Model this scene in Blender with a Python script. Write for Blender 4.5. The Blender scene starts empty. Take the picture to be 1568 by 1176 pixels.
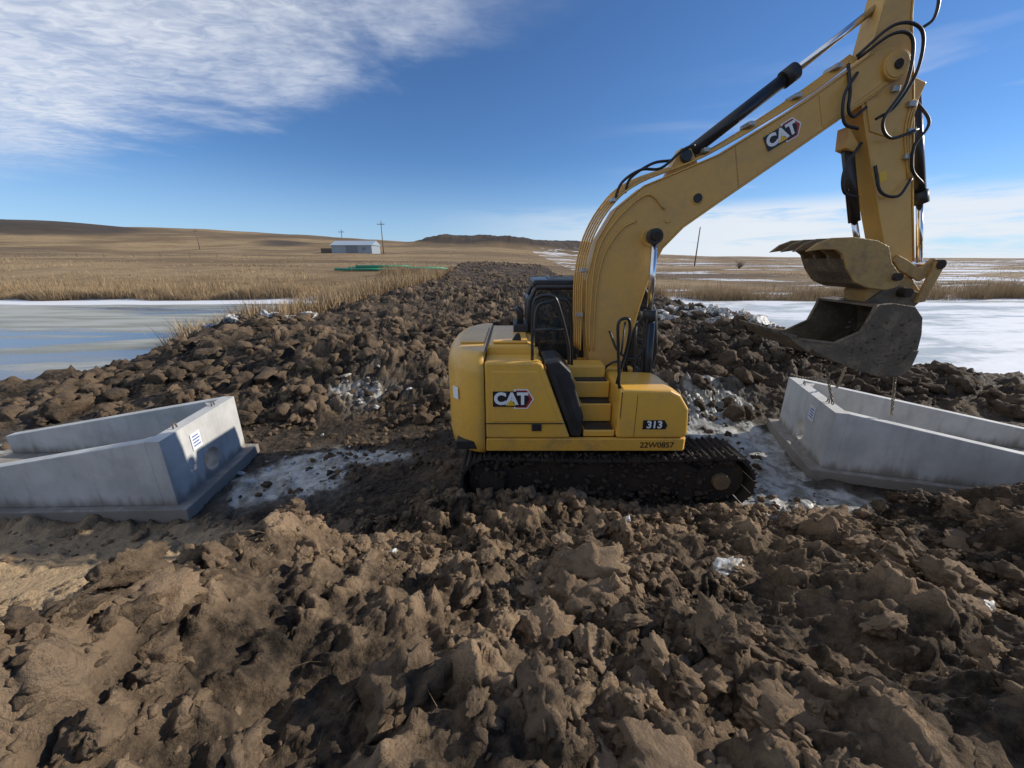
import bpy, bmesh, math, random
import numpy as np
from mathutils import Vector, Matrix, noise as mnoise
random.seed(7); RNG=np.random.default_rng(11)
scene=bpy.context.scene
COL=scene.collection
# ------------------------------------------------------------------ helpers
class NT:
    def __init__(s,nt): s.nt=nt; s.n=nt.nodes; s.l=nt.links
    def node(s,t,**k):
        n=s.n.new(t)
        for a,b in k.items(): setattr(n,a,b)
        return n
    def put(s,inp,v):
        if isinstance(v,bpy.types.NodeSocket): s.l.new(v,inp)
        elif v is not None: inp.default_value=v
    def math(s,op,a,b=None,c=None,clamp=False):
        n=s.node('ShaderNodeMath',operation=op,use_clamp=clamp)
        s.put(n.inputs[0],a); s.put(n.inputs[1],b); s.put(n.inputs[2],c); return n.outputs[0]
    def mix(s,f,a,b,blend='MIX'):
        n=s.node('ShaderNodeMix',data_type='RGBA',blend_type=blend)
        s.put(n.inputs[0],f)
        s.put(n.inputs[6],a if isinstance(a,bpy.types.NodeSocket) else (*a,1)); s.put(n.inputs[7],b if isinstance(b,bpy.types.NodeSocket) else (*b,1)); return n.outputs[2]
    def ss(s,v,lo,hi):
        n=s.node('ShaderNodeMapRange',interpolation_type='SMOOTHSTEP')
        s.put(n.inputs[0],v); n.inputs[1].default_value=lo; n.inputs[2].default_value=hi
        n.inputs[3].default_value=0; n.inputs[4].default_value=1; return n.outputs[0]
    def noise(s,vec,scale,detail=4,rough=.55,dist=0):
        n=s.node('ShaderNodeTexNoise'); s.put(n.inputs['Vector'],vec)
        n.inputs['Scale'].default_value=scale; n.inputs['Detail'].default_value=detail
        n.inputs['Roughness'].default_value=rough; n.inputs['Distortion'].default_value=dist
        return n.outputs['Fac']
    def mapping(s,vec,scale=(1,1,1),rot=(0,0,0)):
        n=s.node('ShaderNodeMapping'); s.put(n.inputs['Vector'],vec); n.inputs['Scale'].default_value=scale; n.inputs['Rotation'].default_value=rot
        return n.outputs[0]
def newmat(name):
    m=bpy.data.materials.new(name); m.use_nodes=True
    t=NT(m.node_tree); b=m.node_tree.nodes['Principled BSDF']; return m,t,b
def obj_coord(t):
    return t.node('ShaderNodeTexCoord').outputs['Object']
def simple(name,c,rough=.5,metal=0,dirt=0.25,dirtcol=(.16,.12,.08),scale=3.0,bump=0.0,coat=0,low=None):
    m,t,b=newmat(name); co=obj_coord(t)
    f=t.noise(co,scale,6,.65); f2=t.noise(co,scale*9,4,.6)
    k=t.math('MULTIPLY',t.ss(t.math('ADD',t.math('MULTIPLY',f,.7),t.math('MULTIPLY',f2,.3)),.42,.72),dirt)
    if low is not None:
        sp=t.node('ShaderNodeSeparateXYZ');t.l.new(co,sp.inputs[0])
        h_=t.math('ADD',sp.outputs[2],t.math('MULTIPLY',t.math('SUBTRACT',f2,.5),.9))
        lw=t.math('MULTIPLY',t.math('SUBTRACT',1.0,t.ss(h_,low[0],low[1])),low[2]); k=t.math('MAXIMUM',k,lw)
    t.put(b.inputs['Base Color'],t.mix(k,c,dirtcol))
    t.put(b.inputs['Roughness'],t.math('ADD',t.math('ADD',t.math('MULTIPLY',f2,.2),t.math('MULTIPLY',k,.35)),rough-.08,clamp=True))
    b.inputs['Metallic'].default_value=metal
    if coat: b.inputs['Coat Weight'].default_value=coat; b.inputs['Coat Roughness'].default_value=.15
    if bump:
        bn=t.node('ShaderNodeBump'); bn.inputs['Strength'].default_value=bump; bn.inputs['Distance'].default_value=.02
        t.put(bn.inputs['Height'],f2); t.put(b.inputs['Normal'],bn.outputs[0])
    return m
def mkobj(name,verts,faces,mat=None,parent=None,bevel=0,smooth=False,recalc=True,segs=2):
    me=bpy.data.meshes.new(name); me.from_pydata([tuple(v) for v in verts],[],[tuple(f) for f in faces])
    if recalc:
        bm=bmesh.new(); bm.from_mesh(me); bmesh.ops.recalc_face_normals(bm,faces=bm.faces[:])
        bm.to_mesh(me); bm.free()
    o=bpy.data.objects.new(name,me); COL.objects.link(o)
    if mat: me.materials.append(mat)
    if smooth:
        for p in me.polygons: p.use_smooth=True
    if bevel:
        b=o.modifiers.new('bevel','BEVEL'); b.width=bevel; b.segments=segs; b.limit_method='ANGLE'; b.angle_limit=math.radians(30); b.harden_normals=False
    if parent is not None: setparent(o,parent)
    return o
def setparent(o,p):
    o.parent=p; o.matrix_parent_inverse=Matrix.Translation(p.location).inverted()
def prism_y(name,pts,y0,y1,mat,parent=None,bevel=.01,segs=2):
    n=len(pts)
    v=[(p[0],y0,p[1]) for p in pts]+[(p[0],y1,p[1]) for p in pts]
    f=[list(range(n))[::-1],list(range(n,2*n))]+[[i,(i+1)%n,n+(i+1)%n,n+i] for i in range(n)]
    return mkobj(name,v,f,mat,parent,bevel,segs=segs)
def prism_z(name,pts,z0,z1,mat,parent=None,bevel=.01,segs=2,smooth=False):
    n=len(pts)
    v=[(p[0],p[1],z0) for p in pts]+[(p[0],p[1],z1) for p in pts]
    f=[list(range(n))[::-1],list(range(n,2*n))]+[[i,(i+1)%n,n+(i+1)%n,n+i] for i in range(n)]
    return mkobj(name,v,f,mat,parent,bevel,segs=segs,smooth=smooth)
def box(name,a,b,mat,parent=None,bevel=.01):
    return prism_z(name,[(a[0],a[1]),(b[0],a[1]),(b[0],b[1]),(a[0],b[1])],a[2],b[2],mat,parent,bevel)
def tubemesh(paths,radii,n=10,closed_caps=True):
    V=[];F=[]
    for pts,r in zip(paths,radii):
        pts=[Vector(p) for p in pts]; base=len(V)
        up=None
        for i,p in enumerate(pts):
            d=(pts[min(i+1,len(pts)-1)]-pts[max(i-1,0)]).normalized()
            if up is None:
                a=Vector((0,0,1)) if abs(d.z)<.9 else Vector((1,0,0))
                up=(a-d*a.dot(d)).normalized()
            else: up=(up-d*up.dot(d)).normalized()
            s=d.cross(up); rr=r[i] if isinstance(r,(list,tuple)) else r
            for k in range(n):
                a=2*math.pi*k/n; V.append(p+(up*math.cos(a)+s*math.sin(a))*rr)
        for i in range(len(pts)-1):
            for k in range(n):
                k2=(k+1)%n; F.append((base+i*n+k,base+i*n+k2,base+(i+1)*n+k2,base+(i+1)*n+k))
        F.append([base+k for k in range(n)][::-1]); F.append([base+(len(pts)-1)*n+k for k in range(n)])
    return V,F
def tube(name,paths,radii,mat,parent=None,n=10):
    if not isinstance(paths[0][0],(tuple,list,Vector)): paths=[paths]
    if not isinstance(radii,list) : radii=[radii]*len(paths)
    V,F=tubemesh(paths,radii,n); o=mkobj(name,V,F,mat,parent,0,True,recalc=True)
    for p in o.data.polygons:
        if len(p.vertices)>4: p.use_smooth=False
    return o
def catmull(pts,sub=8):
    P=[Vector(p) for p in pts]; P=[2*P[0]-P[1]]+P+[2*P[-1]-P[-2]]; out=[]
    for i in range(1,len(P)-2):
        for k in range(sub):
            t=k/sub; a,b,c,d=P[i-1],P[i],P[i+1],P[i+2]
            out.append(.5*((2*b)+(c-a)*t+(2*a-5*b+4*c-d)*t*t+(3*b-a-3*c+d)*t**3))
    out.append(P[-2]); return out
def cyl_y(name,x,z,r,y0,y1,mat,parent,n=28,bevel=.006):
    return prism_y(name,[(x+r*math.cos(2*math.pi*i/n),z+r*math.sin(2*math.pi*i/n)) for i in range(n)],y0,y1,mat,parent,bevel)
def empty(name,loc):
    e=bpy.data.objects.new(name,None); e.location=loc; COL.objects.link(e); e.empty_display_size=.3; return e
# ------------------------------------------------------------------ noise
def h2(ix,iy,seed):
    with np.errstate(over='ignore'):
        a=(ix.astype(np.int64)&0xffffffff).astype(np.uint32); b=(iy.astype(np.int64)&0xffffffff).astype(np.uint32)
        h=a*np.uint32(374761393)+b*np.uint32(668265263)+np.uint32((seed*974634777)&0xffffffff)
        h=(h^(h>>np.uint32(13)))*np.uint32(1274126177); h=(h^(h>>np.uint32(15)))*np.uint32(2246822519)
        h=h^(h>>np.uint32(16))
    return h.astype(np.float64)/4294967295.0
def vn(x,y,seed):
    ix=np.floor(x);iy=np.floor(y);fx=x-ix;fy=y-iy
    fx=fx*fx*fx*(fx*(fx*6-15)+10);fy=fy*fy*fy*(fy*(fy*6-15)+10)
    a=h2(ix,iy,seed);b=h2(ix+1,iy,seed);c=h2(ix,iy+1,seed);d=h2(ix+1,iy+1,seed)
    return (a*(1-fx)+b*fx)*(1-fy)+(c*(1-fx)+d*fx)*fy
def fbm(x,y,s,seed,oct=4,g=.5):
    r=np.zeros_like(x);a=1;t=0
    for i in range(oct):
        c,q=math.cos(i*1.1),math.sin(i*1.1)
        r+=a*(vn((x*c-y*q)/s,(x*q+y*c)/s,seed+i)-.5)*2;t+=a;a*=g;s*=.48
    return r/t
def lumps(x,y,s,seed,dens=.75,warp=.3):
    X=x/s+warp*fbm(x,y,s*.45,seed+50,3,.65);Y=y/s+warp*fbm(x,y,s*.45,seed+60,3,.65)
    ix=np.floor(X);iy=np.floor(Y);r=np.zeros_like(x)
    for dx in(-1,0,1):
        for dy in(-1,0,1):
            cx=ix+dx;cy=iy+dy
            px=cx+h2(cx,cy,seed);py=cy+h2(cx,cy,seed+1);q=h2(cx,cy,seed+2);ex=h2(cx,cy,seed+3)
            rad=.30+.5*q*q
            ux=X-px;uy=Y-py;an=ex*31.4;c_=np.cos(an);s_=np.sin(an);ua=ux*c_+uy*s_;ub=-ux*s_+uy*c_
            d=(ua*ua+ub*ub*1.9)/(rad*rad)
            b=np.clip(1.15-d,0,1)**.5*rad
            b=np.minimum(b,rad*.6+ua*.9);b=np.minimum(b,rad*.68-ua*.5+ub*.8)
            b=np.clip(b,0,None)*(ex<dens)
            r=np.maximum(r,b)
    return r
def sm(v,a,b):
    t=np.clip((v-a)/(b-a),0,1);return t*t*(3-2*t)
RX=[-2500,-430,-340,-267,-200,-157,-90,-17,65,120,175,400,3000]; RZ=[26,30.5,26,26.5,23,20.5,16,15,12.0,7.0,4.6,3.4,3.0]
def roadmask(x,y):
    l=np.interp(y,[0,14,20,28,45,70,90],[-60,-30,-10.5,-7.6,-6.8,-7,-6]);r=np.interp(y,[0,14,30,38,50,90],[60,30,11.5,6,5,5])
    e=.9*fbm(x,y,2.8,70,4,.6)
    return sm(x+e,l-.4,l+.6)*(1-sm(x+e,r-.6,r+.4))*(1-sm(y+e*3,56,68))
def pondmask(x,y):
    ax=np.abs(x+1.2*fbm(x,y,6,33,3))
    edge=np.where(x<0,np.interp(y,[8,12,22,29,34],[14,13.2,13.5,11.3,9]),np.interp(y,[8,12,19,34],[14,13.2,12.6,12.0]))
    yy=y+.8*fbm(x,y,7,35,3)
    return sm(ax,edge-1.5,edge+2.2)*sm(yy,8.6,12.4)*(1-sm(yy,31.2,35))
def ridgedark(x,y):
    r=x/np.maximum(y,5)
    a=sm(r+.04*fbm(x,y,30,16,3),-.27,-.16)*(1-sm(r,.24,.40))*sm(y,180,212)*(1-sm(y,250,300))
    b_=np.exp(-((r+1.2)/.30)**2)*sm(y,200,240)*(1-sm(y,262,300))  # far-left bluff: its shade is painted in as a dark band
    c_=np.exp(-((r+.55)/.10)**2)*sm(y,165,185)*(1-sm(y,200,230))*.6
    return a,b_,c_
def height(x,y,full=False):
    emb=np.interp(y,[0,7,8.8,12,20,40,60],[.0,0.0,.42,.55,.85,1.7,2.4])
    gl=np.interp(y,[0,34,37,42,50,80,130,200],[.3,.1,.7,1.4,2.1,3.0,4.8,8])
    gr=np.interp(y,[0,34,38,60,130,200],[.3,.1,.45,1.0,2.0,2.6])
    rat=x/np.maximum(y,5); k=sm(rat,-.1,.35); g=gl*(1-k)+gr*k
    yy=np.maximum(y,1); A=np.interp(x/yy*350,RX,RZ)
    far=sm(y,150,350); g=g*(1-far)+A*far
    hn=sm(y,45,160); g=g+hn*fbm(x,y,60,5,5)*1.5*(1-.5*k)+sm(y,200,400)*fbm(x,y,130,9,5)*6*(1-.85*k)
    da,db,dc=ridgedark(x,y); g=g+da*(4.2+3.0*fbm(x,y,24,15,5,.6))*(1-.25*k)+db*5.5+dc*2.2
    rm=roadmask(x,y)
    lat=1-sm(np.abs(x),6.5,15.0)
    t=sm(y,33,42)
    causeway=-.25+(emb+.25)*lat
    z=causeway*(1-t)+t*g
    z=np.where(y>33, z+ rm*t*.4, z)
    z=np.where(y<12, z*1+ (1-lat)*.35*(1-sm(y,8,12)), z)
    wob=.5*fbm(x,y,2.2,88,4)
    z=z+.65*np.exp(-(((x+7.2)/2.6)**2+((y+wob-11.2)/1.5)**2))+.45*np.exp(-(((x+3.6)/1.8)**2+((y+wob-9.6)/1.0)**2))
    z=z+.85*np.exp(-(((x-6.0)/2.0)**2+((y+wob-11.0)/1.2)**2))+.30*np.exp(-(((x-12)/3.0)**2+((y-9.3)/1.0)**2))
    z=z+.6*np.exp(-(((x+11)/2.2)**2+((y-15.8)/1.6)**2))+.4*np.exp(-(((x-9.5)/2.5)**2+((y-17)/1.6)**2))
    z=z+(.22-.13*sm(x,0,2.6))*np.exp(-((y-4.05)/.30)**2)*sm(x,-1.6,-.7)*(1-sm(x,3.3,4.0))
    z=z+(.15-.10*sm(x,-.2,2.2))*sm(x,-1.7,-.9)*(1-sm(x,3.0,3.8))*sm(y,4.0,4.2)*(1-sm(y,6.9,7.4))
    foot=4.0+.25*fbm(x,y*0,1.8,21,3)+.75*sm(x,3.6,6.0)-.15*sm(-x,2,4)
    m=np.clip((foot-y)/3.0,0,1); prof=1.42*(m**.9)
    left=.28+.72*sm(x+.30*fbm(x,y,1.0,24,3),-2.7,-1.7)
    dip=1-.28*np.exp(-((x-3.6)/.7)**2)
    prof=prof*left*dip
    prof=prof+.22*np.exp(-(((x+.2)/1.0)**2+((y-2.35)/.55)**2))+.20*np.exp(-(((x-1.4)/.8)**2+((y-2.9)/.45)**2))+.30*np.exp(-(((x-5.9)/1.3)**2+((y-3.7)/.6)**2))
    prof=prof+.40*np.exp(-(((x+1.75)/.42)**2+((y-1.7)/.9)**2))+.34*np.exp(-(((x+2.0)/.5)**2+((y-2.7)/.42)**2))  # crest added for the shadow it throws over the lower-left ground
    behind=1-sm(-y,6,16)
    z=z+prof*behind
    pm=pondmask(x,y); z=z*(1-pm)+(-1.1)*pm
    near=1-.75*sm(y,22,45)
    amp=rm*near*(1-pm)
    pad=sm(y,4.0,4.4)*(1-sm(y,7.1,7.8)); pad=pad*(1-.75*sm(np.abs(x-.9),9.2,11))
    calm=1-.70*pad
    sel=sm(fbm(x,y,1.6,141,3),-.4,.15); sel2=sm(fbm(x,y,.8,145,3),-.35,.3)
    big=lumps(x,y,.72,101,.78)*.46
    med=lumps(x,y,.29,111,.85)*.30
    sml=lumps(x,y,.125,121,.9)*.12*(1-sm(y,10,15))
    tiny=lumps(x,y,.06,131,.85)*.048*(1-sm(y,6,9))
    fib=fbm(x,y,.9,151,5)*.18
    rid=(1-np.abs(fbm(x,y,.32,155,4,.6))*2.2)*.05
    det=fib+rid+big*sel+med*(.3+.7*sel2)+sml*(.55+.55*(1-sel2))+tiny*.9+fbm(x,y,.045,161,3,.6)*.014*(1-sm(y,5,9))
    det=det+lumps(x,y,1.3,171,.6)*.45*sm(y,8,10)*(1-sm(y,24,38))
    smooth_l=sm(-x+.5*fbm(x,y,1.2,26,3),2.9,3.7)*(1-sm(y,3.9,4.3))*sm(y+.3*fbm(x,y,.9,27,3),1.6,2.1)
    det=det*(1-.62*smooth_l)
    zz=z+det*amp*calm-.09*amp
    if not full: return zz
    dry=sm(big*sel+med+sml*.9+fib+.06*fbm(x,y,.5,77,3)+tiny,.08,.30)  # lighter dry crests; crevice shade also painted in as darker soil
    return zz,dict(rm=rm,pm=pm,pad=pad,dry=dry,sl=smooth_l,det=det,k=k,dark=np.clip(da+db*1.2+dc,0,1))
# ------------------------------------------------------------------ terrain
def grow(start,end,d,g):
    out=[];x=start
    while x<end: d*=g; x+=d; out.append(x)
    return out,d
def axis(lo,hi,d,mid,far,g1,g2,lo_far,glo):
    c=list(np.arange(lo,hi,d)); a,dd=grow(c[-1],mid,d,g1); b,_=grow(a[-1],far,dd,g2)
    if lo_far is None:
        neg=[-v for v in (a+b)[::-1]]; return np.array(neg+c+a+b)
    a2,_=grow(-lo,lo_far,d,glo); return np.array([-v for v in a2[::-1]]+c+a+b)
xs=axis(-4.6,4.6,.0165,40,4200,1.0105,1.05,None,None)
xs=np.unique(np.round(xs,5))
ys=axis(.45,4.9,.0155,50,5200,1.0105,1.03,300,1.12)
X,Y=np.meshgrid(xs,ys)
x=X.ravel();y=Y.ravel()
Z,info=height(x,y,True)
nx=len(xs);ny=len(ys)
idx=np.arange(nx*ny).reshape(ny,nx)
F=np.stack([idx[:-1,:-1],idx[:-1,1:],idx[1:,1:],idx[1:,:-1]],-1).reshape(-1,4)
me=bpy.data.meshes.new('ground')
me.vertices.add(nx*ny); me.vertices.foreach_set('co',np.stack([x,y,Z],-1).astype(np.float32).ravel())
me.loops.add(F.size); me.loops.foreach_set('vertex_index',F.astype(np.int32).ravel())
me.polygons.add(len(F)); me.polygons.foreach_set('loop_start',np.arange(0,F.size,4,dtype=np.int32))
me.polygons.foreach_set('use_smooth',np.ones(len(F),dtype=bool))
me.update(calc_edges=True)
grass=1-info['rm']
def blob(cx,cy,rx,ry): return np.exp(-(((x-cx)/rx)**2+((y-cy)/ry)**2))
sl=blob(-3.45,5.15,.95,.75)*1.1+blob(-2.5,5.9,1.0,.35)+blob(3.9,5.4,.8,1.3)*1.1+blob(4.3,6.7,1.0,.9)+blob(4.6,8.3,1.0,.9)*.8+blob(-3.3,8.2,1.2,.5)*.7+blob(-8.3,7.0,1.2,.8)*.7+blob(3.6,4.5,.9,.4)*.95+blob(8.5,7.6,1,.5)*.5+blob(-9.3,5.6,.7,.9)*.8+blob(4.8,4.45,.9,.3)*.7
sl=np.clip(sl,0,1.0)*(y<12)*(y>3.6)
near_shore=np.exp(-((Z+.20)/.14)**2)
snow=np.where(y>20, near_shore*sm(y,27,30)*1.0,0)
snow=np.maximum(snow, np.where((x>9)&(y>31), .475*sm(y,31,34)*(1-.15*sm(y,120,300)),0))
snow=np.maximum(snow, np.where((x<0)&(y>31), .40*(1-sm(y,45,80)),0))
snow=np.maximum(snow,.46*np.exp(-((x/np.maximum(y,5)-.08)/.2)**2)*sm(y,170,210)*(1-sm(y,300,400)))
snow=np.maximum(snow,.28*sm(y,31,34))
snow=snow*(1-.8*info['rm'])
ca=me.color_attributes.new('mask','FLOAT_COLOR','POINT')
ca.data.foreach_set('color',np.stack([grass,snow,sl,np.ones_like(x)],-1).astype(np.float32).ravel())
sand_bluffshade=np.maximum(info['sl'],info['dark'])  # sand, plus dark ridge ground and the painted bluff shade
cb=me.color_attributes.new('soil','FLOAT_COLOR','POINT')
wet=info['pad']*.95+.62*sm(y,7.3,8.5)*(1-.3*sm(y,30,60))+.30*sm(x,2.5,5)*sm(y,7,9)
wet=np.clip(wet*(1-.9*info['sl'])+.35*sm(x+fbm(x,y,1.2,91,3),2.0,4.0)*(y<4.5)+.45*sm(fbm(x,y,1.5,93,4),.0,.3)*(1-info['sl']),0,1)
cb.data.foreach_set('color',np.stack([info['dry'],sand_bluffshade,wet,np.ones_like(x)],-1).astype(np.float32).ravel())
ground=bpy.data.objects.new('ground',me); COL.objects.link(ground)

def soil_nodes(t,geo,dry,sand_bluffshade,wet):
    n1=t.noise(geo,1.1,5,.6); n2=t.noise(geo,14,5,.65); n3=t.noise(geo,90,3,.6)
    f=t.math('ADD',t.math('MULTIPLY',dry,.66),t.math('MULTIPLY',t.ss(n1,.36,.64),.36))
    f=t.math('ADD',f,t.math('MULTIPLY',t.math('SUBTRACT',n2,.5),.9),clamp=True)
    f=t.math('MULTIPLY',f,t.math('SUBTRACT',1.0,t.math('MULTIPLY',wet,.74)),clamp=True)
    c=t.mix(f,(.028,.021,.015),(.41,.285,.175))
    c=t.mix(t.math('MULTIPLY',t.ss(n2,.45,.7),.18),c,(.17,.12,.072))
    c=t.mix(t.math('MULTIPLY',sand_bluffshade,.8),c,t.mix(n2,(.42,.295,.165),(.64,.47,.29)))
    c=t.mix(t.math('MULTIPLY',t.ss(n3,.62,.75),.22),c,(.34,.26,.17))
    return c,n2,n3
m,t,b=newmat('ground_mat')
geo=t.node('ShaderNodeNewGeometry').outputs['Position']
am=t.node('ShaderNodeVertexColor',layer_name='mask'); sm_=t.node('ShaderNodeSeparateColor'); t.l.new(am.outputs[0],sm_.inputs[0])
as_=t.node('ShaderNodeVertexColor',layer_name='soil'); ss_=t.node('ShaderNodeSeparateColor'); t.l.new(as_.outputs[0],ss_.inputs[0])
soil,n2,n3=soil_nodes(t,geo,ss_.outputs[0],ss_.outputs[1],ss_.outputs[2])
g1=t.noise(t.mapping(geo,(.5,1.3,1)),.05,6,.65); g2=t.noise(t.mapping(geo,(.5,1,1)),1.2,5,.7); g3=t.noise(t.mapping(geo,(.45,1.4,1)),.018,6,.65)
gc=t.mix(t.ss(g1,.38,.62),(.19,.125,.06),(.38,.265,.135))
gc=t.mix(t.math('MULTIPLY',t.ss(g2,.4,.7),.5),gc,(.15,.10,.055))
gc=t.mix(t.math('MULTIPLY',t.ss(g3,.49,.57),.7),gc,(.115,.08,.048))
gc=t.mix(t.math('MULTIPLY',t.ss(t.math('ADD',ss_.outputs[1],t.math('MULTIPLY',t.math('SUBTRACT',g1,.5),.8)),.25,.6),.85),gc,(.045,.036,.030))  # darkens ridge ground and paints the far-left bluff's shade
gr=t.ss(t.math('ADD',sm_.outputs[0],t.math('MULTIPLY',t.math('SUBTRACT',g2,.5),.5)),.35,.6)
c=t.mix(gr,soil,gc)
sn=t.noise(t.mapping(geo,(.30,1,1)),.30,6,.65); sn2=t.noise(t.mapping(geo,(.4,1,1)),.045,5,.6)
snf=t.math('ADD',t.math('MULTIPLY',sn,.55),t.math('MULTIPLY',sn2,.45))
snm=t.ss(t.math('ADD',snf,sm_.outputs[1]),1.0,1.03)
c=t.mix(snm,c,(.76,.78,.82))
sn3=t.noise(geo,1.7,5,.55,.6); sl0=t.math('ADD',t.math('MULTIPLY',sm_.outputs[2],.66),sn3)
halo=t.math('MULTIPLY',t.ss(sl0,.62,.86),.6); c=t.mix(halo,c,t.mix(n2,(.10,.09,.075),(.22,.20,.17)))
slm=t.ss(sl0,.84,.99)
slc=t.mix(t.ss(t.noise(geo,5,5,.6),.36,.64),(.20,.185,.155),(.50,.495,.46))
c=t.mix(t.math('MULTIPLY',slm,.93),c,slc)
t.put(b.inputs['Base Color'],c)
wetr=t.math('MULTIPLY',t.math('MULTIPLY',ss_.outputs[2],t.ss(n2,.4,.6)),.25)
t.put(b.inputs['Roughness'],t.math('SUBTRACT',t.math('SUBTRACT',.93,wetr),t.math('MULTIPLY',slm,.45)))
b.inputs['Specular IOR Level'].default_value=.25
bn=t.node('ShaderNodeBump'); bn.inputs['Distance'].default_value=.025
t.put(bn.inputs['Strength'],t.math('SUBTRACT',1.0,t.math('MULTIPLY',slm,.75)))
n4=t.noise(geo,42,6,.75); vo=t.node('ShaderNodeTexVoronoi');vo.inputs['Scale'].default_value=38;t.l.new(t.mix(.06,geo,t.node('ShaderNodeTexNoise').outputs['Color']),vo.inputs['Vector'])
hh=t.math('ADD',t.math('ADD',n4,t.math('MULTIPLY',n3,.4)),t.math('ADD',t.math('MULTIPLY',n2,1.2),t.math('MULTIPLY',vo.outputs['Distance'],-.55)))
t.put(bn.inputs['Height'],hh); t.put(b.inputs['Normal'],bn.outputs[0])
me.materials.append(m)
# ------------------------------------------------------------------ clods
def rockbase(sub,seed,amt=.42):
    r=random.Random(seed); bm=bmesh.new(); bmesh.ops.create_icosphere(bm,subdivisions=sub,radius=1)
    V=np.array([v.co[:] for v in bm.verts]); Fc=np.array([[v.index for v in f.verts] for f in bm.faces]); bm.free()
    st=np.array([r.uniform(.75,1.35),r.uniform(.7,1.1),r.uniform(.7,1.1)]); V=V*st
    q=[]
    for p in V:
        P_=Vector(p)+Vector((seed*7.3,seed*3.1,0))
        q.append(mnoise.fractal(P_*1.1,1.0,2.0,3)*1.0)
    V=V*(1+amt*1.2*np.array(q))[:,None]
    for i in range(5):
        n=np.array([r.gauss(0,1) for _ in range(3)]); n/=np.linalg.norm(n); d=r.uniform(.4,.85)
        k=V@n; V=V-np.outer(np.maximum(0,k-d)*.85,n)
    q=[]
    for p in V:
        P_=Vector(p)+Vector((seed*7.3,seed*3.1,9))
        q.append(mnoise.fractal(P_*3.4,.5,2.1,4)*.20-abs(mnoise.noise(P_*2.2))*.30-max(0,mnoise.noise(P_*4.5))*.14)
    V=V*(1.05+np.array(q))[:,None]
    return V,Fc
def scatter(name,sets,mat,squash=.75,sink=.2,flat=False):
    VV=[];FF=[];CC=[];off=0
    for P,S,bases in sets:
        n=len(P); kinds=RNG.integers(0,len(bases),n)
        for kd,(V,Fc) in enumerate(bases):
            ids=np.where(kinds==kd)[0]
            if len(ids)==0: continue
            a=RNG.uniform(0,6.28,len(ids)); tl=RNG.uniform(-1.2,1.2,len(ids))
            ca,sa=np.cos(a),np.sin(a);ct,st=np.cos(tl),np.sin(tl)
            sc=np.stack([RNG.uniform(.8,1.35,len(ids)),RNG.uniform(.7,1.1,len(ids)),RNG.uniform(squash*.8,squash*1.25,len(ids))],-1)*S[ids][:,None]
            v=V[None]*sc[:,None,:]
            x1=v[...,0];y1=v[...,1]*ct[:,None]-v[...,2]*st[:,None];z1=v[...,1]*st[:,None]+v[...,2]*ct[:,None]
            x2=x1*ca[:,None]-y1*sa[:,None];y2=x1*sa[:,None]+y1*ca[:,None]
            out=np.stack([x2,y2,z1],-1)+P[ids][:,None,:]; out[...,2]+=(sink*S[ids])[:,None]
            VV.append(out.reshape(-1,3)); FF.append((Fc[None]+ (np.arange(len(ids))*len(V))[:,None,None]+off).reshape(-1,3))
            CC.append(np.repeat(RNG.uniform(0,1,len(ids)),len(V))); off+=len(ids)*len(V)
    V=np.concatenate(VV);Fa=np.concatenate(FF);C=np.concatenate(CC)
    me=bpy.data.meshes.new(name); me.vertices.add(len(V)); me.vertices.foreach_set('co',V.astype(np.float32).ravel())
    me.loops.add(Fa.size); me.loops.foreach_set('vertex_index',Fa.astype(np.int32).ravel())
    me.polygons.add(len(Fa)); me.polygons.foreach_set('loop_start',np.arange(0,Fa.size,3,dtype=np.int32))
    me.polygons.foreach_set('use_smooth',np.full(len(Fa),not flat)); me.update(calc_edges=True)
    at=me.color_attributes.new('v','FLOAT_COLOR','POINT'); at.data.foreach_set('color',np.stack([C,C,C,np.ones_like(C)],-1).astype(np.float32).ravel())
    o=bpy.data.objects.new(name,me); COL.objects.link(o); me.materials.append(mat); return o
m2,t,b=newmat('clod_mat'); geo=t.node('ShaderNodeNewGeometry').outputs['Position']
vc=t.node('ShaderNodeVertexColor',layer_name='v'); yy=t.node('ShaderNodeSeparateXYZ'); t.l.new(geo,yy.inputs[0])
wet=t.math('ADD',t.math('MULTIPLY',t.ss(yy.outputs[1],3.9,5.0),.70),t.math('MULTIPLY',t.ss(yy.outputs[0],2.5,5),.25),clamp=True)
dr=t.math('ADD',.22,t.math('MULTIPLY',vc.outputs[0],.62))
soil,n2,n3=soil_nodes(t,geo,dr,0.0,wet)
t.put(b.inputs['Base Color'],soil); b.inputs['Roughness'].default_value=.9; b.inputs['Specular IOR Level'].default_value=.25
bn=t.node('ShaderNodeBump'); bn.inputs['Strength'].default_value=1.0; bn.inputs['Distance'].default_value=.024
t.put(bn.inputs['Height'],t.math('ADD',t.noise(geo,38,6,.75),t.math('MULTIPLY',n2,1.5))); t.put(b.inputs['Normal'],bn.outputs[0])
ice,t,b=newmat('ice_chunk_mat'); geo=t.node('ShaderNodeNewGeometry').outputs['Position']
a=t.noise(geo,12,6,.7)
t.put(b.inputs['Base Color'],t.mix(t.ss(a,.42,.58),(.20,.17,.13),(.60,.61,.60))); b.inputs['Roughness'].default_value=.55
bn=t.node('ShaderNodeBump'); bn.inputs['Strength'].default_value=.8; bn.inputs['Distance'].default_value=.02;t.put(bn.inputs['Height'],a);t.put(b.inputs['Normal'],bn.outputs[0])
B3=[rockbase(3,s) for s in range(14)]; B4=[rockbase(4,s+20) for s in range(20)]; B2=[rockbase(2,s+40) for s in range(8)]
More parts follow.
